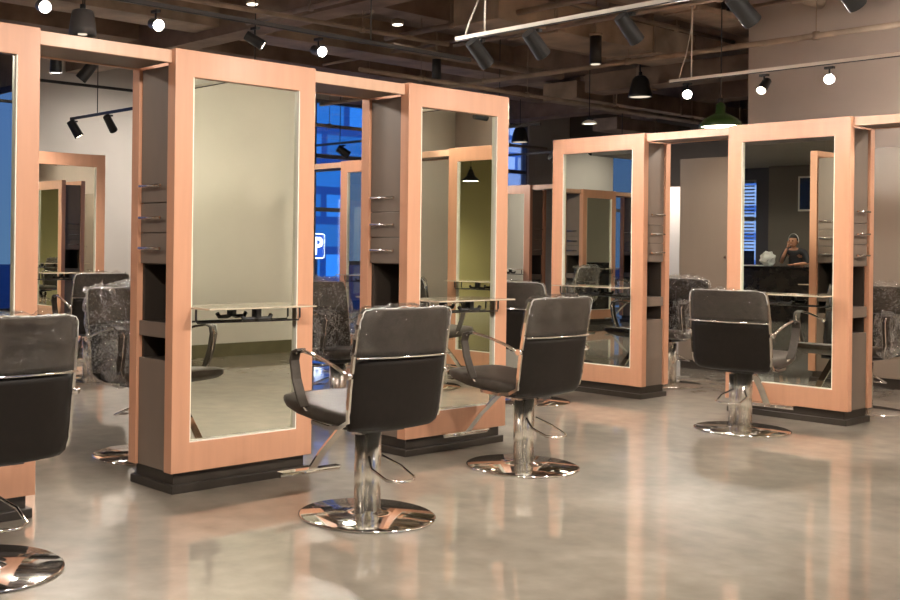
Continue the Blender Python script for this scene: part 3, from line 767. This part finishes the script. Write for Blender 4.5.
for i, x in enumerate((1.2, 2.7, 4.2, 5.7, 8.4, 9.9)):
    make_spot(['spotlight over the camera side lighting the nearest station', 'spotlight over the camera side lighting the front chair', 'spotlight over the camera side lighting the largest mirror', 'spotlight over the camera side by the row end chair', 'spotlight over the camera side aimed at the right row', 'spotlight over the camera side near the cupboards'][i], (x, 1.7, 3.085), ((.12, .75, -.75) if i < 4 else (-.1, .6, -.8)), 'warm', 122, 120)
for i, x in enumerate((-2.5, 1.0, 4.5)):
    make_spot(['spotlight deep behind the camera near the olive wall', 'spotlight deep behind the camera, middle one', 'spotlight deep behind the camera toward the partition'][i], (x, -3.5, 3.085), (.1 * (i - 1), -.5 if i < 2 else .3, -.8), 'warm', 110, 120)

def downlight(label, loc, d, h, top=None):
    t = thing('cylinder_downlight', label, 'ceiling light', loc)
    bm = bmesh.new(); cyl(bm, (0, 0, 0), (0, 0, h), d / 2, n=24); obj('housing', bm, 'black_metal', t)
    bm = bmesh.new(); cyl(bm, (0, 0, -.006), (0, 0, -.001), d / 2 * .8, n=24); obj('lens', bm, 'lens_faint', t)
    bm = bmesh.new(); cyl(bm, (0, 0, h), (0, 0, ZC - loc[2]), .008, n=6); cyl(bm, (0, 0, h), (0, 0, h + .03), d / 2 * 1.1, n=20); obj('stem', bm, 'pipe', t)
    return t
downlight('black cylinder downlight hanging right of the white rail spotlights', (10.1, 7.0, 3.30), .125, .30)
downlight('black cylinder downlight just above the row end station', (10.2, 9.4, 3.40), .11, .26)
def pendant(label, loc, prof, m, lens_r, lens='lens_warm', power=0, cord='black_metal', cap=.04):
    t = thing('pendant_lamp', label, 'pendant lamp', loc)
    bm = bmesh.new(); lathe(bm, prof, 36)
    o = obj('shade', bm, m, t); s = o.modifiers.new('solid', 'SOLIDIFY'); s.thickness = .004
    bm = bmesh.new(); cyl(bm, (0, 0, .008), (0, 0, .014), lens_r, n=28); obj('bulb_disc', bm, lens, t)
    bm = bmesh.new(); cyl(bm, (0, 0, prof[-1][1]), (0, 0, ZC - loc[2]), .006, n=6); cyl(bm, (0, 0, prof[-1][1] - .01), (0, 0, prof[-1][1] + cap), .022, n=12); obj('cord', bm, cord, t)
    if power: spotlamp((0, 0, -.01), power, 150, parent=t, radius=lens_r)
    return t
bell = [(.15, 0), (.145, .04), (.125, .14), (.10, .23), (.07, .27), (.02, .29)]
wide = [(.205, 0), (.20, .03), (.16, .08), (.09, .12), (.05, .14), (.045, .22), (.02, .25)]
pendant('black bell pendant lamp in the dark ceiling right of the centre', (12.6, 8.05, 3.28), bell, 'black_metal', .13, 'lens_faint', 50)
pendant('dark bell pendant against the deep blue window', (15.9, 12.6, 3.22), [(r * 1.05, z) for r, z in bell], 'black_metal', .13, 'lens_faint', 40)
pendant('wide green enamel pendant above the right row bridge', (10.35, 5.7, 2.54), wide, 'green_enamel', .18, 'lens_warm', 40)
pendant('grey bell lamp just above the bridge at the left', (4.05, 7.32, 2.86), [(.105, 0), (.10, .06), (.086, .16), (.078, .185), (.07, .19), (.02, .195)], 'grey_enamel', .035, 'lens_faint', 30)
pendant('small flat white pendant lamp on a thin wire', (12.5, 8.75, 2.98), [(.10, 0), (.095, .02), (.06, .045), (.02, .06)], 'rail_white', .08, 'lens_soft', 20)
pendant('black pendant seen in a mirror over the olive wall', (-2.6, -7.4, 2.85), [(.22, 0), (.2, .03), (.10, .12), (.05, .25), (.02, .3)], 'black_metal', .2, 'lens_warm', 260)
for x, y, z, l in ((7.9, 11.3, 4.0, 'small round ceiling light left of the long pipe'), (7.5, 9.7, 4.0, 'small round ceiling light at the photo top'), (9.5, 9.4, 4.0, 'small round ceiling light right of the air diffuser')):
    t = thing('ceiling_light', l, 'ceiling light', (x, y, z))
    bm = bmesh.new(); cyl(bm, (0, 0, 0), (0, 0, .06), .075, n=24); cyl(bm, (0, 0, .06), (0, 0, ZC - z), .02, n=10); obj('housing', bm, 'duct_light', t)
    bm = bmesh.new(); cyl(bm, (0, 0, -.006), (0, 0, -.001), .06, n=24); obj('lens', bm, 'lens_soft', t)
for x, y, l in ((-3.9, 9.4, 'added round reception ceiling light nearer the row of stations'), (-3.9, 11.3, 'added round reception ceiling light by the blue window'), (-1.0, 10.3, 'added round ceiling light before the reception counter'), (-1.2, 7.6, 'added round ceiling light at the edge of the low reception ceiling')):
    t = thing('ceiling_light', l, 'ceiling light', (x, y, 3.1))  # lamps added because the reception was too dim
    bm = bmesh.new(); cyl(bm, (0, 0, -.03), (0, 0, 0), .09, n=24); obj('housing', bm, 'rail_white', t)
    bm = bmesh.new(); cyl(bm, (0, 0, -.036), (0, 0, -.031), .07, n=24); obj('lens', bm, 'lens_warm', t)
    spotlamp((0, 0, -.045), 60, 150, parent=t, radius=.07)

# ------------------------------------------------------------------ reception
t = thing('reception_counter', 'black reception counter in the mirror behind which the person works', 'counter', (-3.6, 10.3, 0))
obj('counter_body', boxes(((-.35, -2.2, 0), (.35, 2.2, .98))), 'counter', t)
obj('counter_top', boxes(((-.40, -2.25, .98), (.40, 2.25, 1.02))), 'black_gloss', t, bevel=.004)
obj('shelf_panel', boxes(((.35, -2.2, .1), (.37, 2.2, .9))), 'counter', t)
t = thing('wall_screen', 'black wall screen with thin pale rim, mirrored above the person', 'screen', (-5.745, 10.25, 2.5))
obj('screen_frame', boxes(((0, -.5, -.36), (.05, .5, .36))), 'rail_white', t); obj('screen_glass', boxes(((.051, -.465, -.325), (.056, .465, .325))), 'black_gloss', t)
t = thing('monitor', 'black monitor standing on the reception counter', 'monitor', (-3.62, 10.85, 1.02))
obj('monitor_screen', boxes(((-.02, -.24, .02), (.02, .24, .29))), 'black_gloss', t, bevel=.005); obj('monitor_stand', boxes(((-.08, -.1, 0), (.06, .1, .02))), 'black_metal', t)
t = thing('plastic_bag', 'crumpled pale plastic bag on the reception counter beside the monitor', 'bag', (-3.55, 10.30, 1.02))
bm = bmesh.new(); bmesh.ops.create_icosphere(bm, subdivisions=4, radius=.14)
for v in bm.verts:
    v.co += noise.noise_vector(v.co * 14) * .04; v.co.z = max(v.co.z * 1.0 + .13, 0)
obj('bag_body', bm, 'white_plastic', t)
t = thing('keyboard', 'white keyboard lying at the edge of the reception counter', 'keyboard', (-3.32, 10.5, 1.02), PI / 2)
obj('key_tray', boxes(((-.22, -.06, 0), (.22, .06, .015))), 'white_plastic', t, bevel=.003); obj('keys', boxes(*[((-.205 + i * .0293, -.05 + j * .025, .015), (-.18 + i * .0293, -.03 + j * .025, .021)) for i in range(14) for j in range(4)]), 'rail_white', t, kind='stuff')
# the person behind the counter, bent forward a little, one hand raised to the face
def skinned(name, pts, edges, m, parent, sub=2):
    me = bpy.data.meshes.new(name); me.from_pydata([p[:3] for p in pts], edges, [])
    o = bpy.data.objects.new(name, me); COL.objects.link(o); o.parent = parent
    s = o.modifiers.new('skin', 'SKIN'); s.use_smooth_shade = True
    for i, p in enumerate(pts):
        r = p[3]; me.skin_vertices[0].data[i].radius = r if isinstance(r, tuple) else (r, r); me.skin_vertices[0].data[i].use_root = (i == 0)
    b = o.modifiers.new('sub', 'SUBSURF'); b.levels = sub; b.render_levels = sub
    me.materials.append(MAT[m]); return o
pr = thing('person', 'person in dark top with headband, hand at the face, behind the reception counter', 'person', (-4.35, 10.12, 0), R(0))
body = [(0, 0, .93, (.15, .11)), (0, .02, 1.08, (.13, .10)), (0, .07, 1.24, (.15, .105)), (0, .10, 1.32, (.08, .07)), (0, .12, 1.37, .05), (0, .13, 1.41, .048),
        (-.10, 0, .88, .085), (-.11, .02, .5, .06), (-.11, -.02, .09, .04), (-.11, .09, .04, .035),
        (.10, 0, .88, .085), (.11, .02, .5, .06), (.11, -.02, .09, .04), (.11, .09, .04, .035),
        (-.19, .09, 1.29, .055), (-.25, .12, 1.08, .04), (-.13, .30, 1.20, .032), (-.07, .26, 1.37, .024),
        (.19, .09, 1.29, .055), (.26, .12, 1.08, .04), (.18, .38, 1.06, .03), (.14, .44, 1.055, .024)]
ed = [(0,1),(1,2),(2,3),(3,4),(4,5),(0,6),(6,7),(7,8),(8,9),(0,10),(10,11),(11,12),(12,13),(3,14),(14,15),(15,16),(16,17),(3,18),(18,19),(19,20),(20,21)]
skinned('body', body, ed, 'skin', pr)
top = [(0, 0, .88, (.165, .125)), (0, .02, 1.08, (.145, .115)), (0, .07, 1.24, (.165, .12)), (0, .10, 1.325, (.10, .085)),
       (-.19, .09, 1.29, .068), (-.25, .12, 1.10, .052), (-.22, .18, 1.14, .046), (.19, .09, 1.29, .068), (.26, .12, 1.10, .052), (.23, .20, 1.085, .046)]
skinned('top', top, [(0,1),(1,2),(2,3),(3,4),(4,5),(5,6),(3,7),(7,8),(8,9)], 'shirt', pr)
skinned('trousers', [(0, 0, .94, (.16, .12)), (-.10, 0, .86, .10), (-.11, .02, .5, .075), (-.11, -.02, .12, .055), (.10, 0, .86, .10), (.11, .02, .5, .075), (.11, -.02, .12, .055)], [(0,1),(1,2),(2,3),(0,4),(4,5),(5,6)], 'trousers', pr)
for s, base, dirv in ((-1, (-.07, .26, 1.37), (.25, -.15, 1)), (1, (.14, .44, 1.055), (-.2, 1, -.12))):
    d = Vector(dirv).normalized(); side = d.cross(Vector((0, 0, 1)) if s > 0 else Vector((0, 1, 0))).normalized(); b = Vector(base)
    pts = [(b.x, b.y, b.z, .022), (*(b + d * .04), (.03, .018)), (*(b + d * .075), (.034, .016))]; ee = [(0, 1), (1, 2)]
    for k, (off, ln) in enumerate(((-.027, .055), (-.009, .068), (.009, .064), (.027, .05))):
        q = b + d * .08 + side * off; nn = side.cross(d) * .02; i0 = len(pts)
        pts += [(*(q + d * ln * .5), .009), (*(q + d * ln * .85 + nn), .008)]; ee += [(2, i0), (i0, i0 + 1)]
    i0 = len(pts); q = b + d * .03 - side * .035
    pts += [(*(q + d * .02), .011), (*(q + d * .05 - side * .008), .009)]; ee += [(1, i0), (i0, i0 + 1)]
    skinned('hand', pts, ee, 'skin', pr, 1)
bm = bmesh.new(); bmesh.ops.create_uvsphere(bm, u_segments=32, v_segments=24, radius=1)
for v in bm.verts:
    x, y, z = v.co
    w = .078 * (1 - .18 * max(0, -z)); dep = .098; hh = .118
    X = x * w; Y = y * dep; Z = z * hh
    if y > 0:
        nose = math.exp(-((x / .16) ** 2 + ((z + .12) / .22) ** 2)); Y += .022 * nose
        for sx in (-1, 1): Y -= .010 * math.exp(-(((x - sx * .38) / .18) ** 2 + ((z - .08) / .12) ** 2))
        Y += .006 * math.exp(-((x / .3) ** 2 + ((z + .48) / .08) ** 2))
    v.co = (X, Y + .155, Z + 1.50)
for f in bm.faces: f.smooth = True
for s in (-1, 1):
    cyl(bm, (s * .074, .145, 1.49), (s * .088, .14, 1.495), .026, .03, n=12)
hd = obj('head', bm, 'skin', pr)
bm = bmesh.new()
for s in (-1, 1): bmesh.ops.create_uvsphere(bm, u_segments=10, v_segments=8, radius=.011, matrix=Matrix.Translation((s * .030, .242, 1.51)))
obj('eyes', bm, 'black_gloss', hd)
bm = bmesh.new(); bx(bm, (-.022, .248, 1.438), (.022, .254, 1.446)); obj('mouth', bm, 'wall_pink', hd, bevel=.002)
bm = bmesh.new(); bmesh.ops.create_uvsphere(bm, u_segments=24, v_segments=18, radius=1)
bmesh.ops.delete(bm, geom=[v for v in bm.verts if v.co.z < -.35 or (v.co.y > .45 and v.co.z < .45)], context='VERTS')
for v in bm.verts: v.co = (v.co.x * .088, v.co.y * .108 + .145, v.co.z * .125 + 1.508) ; 
for f in bm.faces: f.smooth = True
h = obj('hair', bm, 'hair', pr); h.modifiers.new('s', 'SOLIDIFY').thickness = .01
bm = bmesh.new(); strip(bm, [(math.cos(a) * .10, .15, 1.51 + math.sin(a) * .142) for a in lin(-.2, PI + .2, 20)], (0, .022, 0), .006)
obj('headband', bm, 'white_plastic', pr, label='white headband')
tag(obj('wall_outlet', boxes(((7.42, -.798, .30), (7.50, -.788, .38))), 'white_plastic', bevel=.002), 'small white wall outlet reflected low in the largest mirror', 'outlet')

# ------------------------------------------------------------------ world, camera, view
w = bpy.data.worlds.new('World'); SC.world = w; w.use_nodes = True
nt = w.node_tree; bg = nt.nodes['Background']
tc = nt.nodes.new('ShaderNodeTexCoord'); sx = nt.nodes.new('ShaderNodeSeparateXYZ'); cr = nt.nodes.new('ShaderNodeValToRGB')
cr.color_ramp.elements[0].position = .0; cr.color_ramp.elements[0].color = (.05, .10, .20, 1)
cr.color_ramp.elements[1].position = .6; cr.color_ramp.elements[1].color = (.008, .05, .30, 1)
nt.links.new(tc.outputs['Generated'], sx.inputs[0]); nt.links.new(sx.outputs['Z'], cr.inputs[0]); nt.links.new(cr.outputs[0], bg.inputs['Color'])
bg.inputs['Strength'].default_value = 1.0

cam = bpy.data.cameras.new('camera'); co = bpy.data.objects.new('camera', cam); COL.objects.link(co); SC.camera = co
F, CX, CY, ROLL, YAW = 1094.8, 279.7, 245.6, .012, .885
cam.sensor_fit = 'HORIZONTAL'; cam.sensor_width = 36; cam.lens = F * 36 / 900
cam.shift_x = (450 - CX) / 900; cam.shift_y = -(300 - CY) / 900
cam.clip_start = .05; cam.clip_end = 200
# forward = (cos yaw, sin yaw); roll about the view axis
fwd = Vector((math.cos(YAW), math.sin(YAW), 0)); right = Vector((math.sin(YAW), -math.cos(YAW), 0)); up = Vector((0, 0, 1))
r_ = right * math.cos(ROLL) + up * math.sin(ROLL); u_ = -right * math.sin(ROLL) + up * math.cos(ROLL)
co.matrix_world = Matrix(((r_.x, u_.x, -fwd.x, 0), (r_.y, u_.y, -fwd.y, 0), (r_.z, u_.z, -fwd.z, 1.3), (0, 0, 0, 1)))
SC.view_settings.view_transform = 'Standard'; SC.view_settings.look = 'None'; SC.view_settings.gamma = 1; SC.view_settings.exposure = 1.18
SC.cycles.max_bounces = 10; SC.cycles.glossy_bounces = 7; SC.cycles.diffuse_bounces = 4; SC.cycles.transparent_max_bounces = 24
SC.cycles.sample_clamp_indirect = 6; SC.cycles.caustics_reflective = False
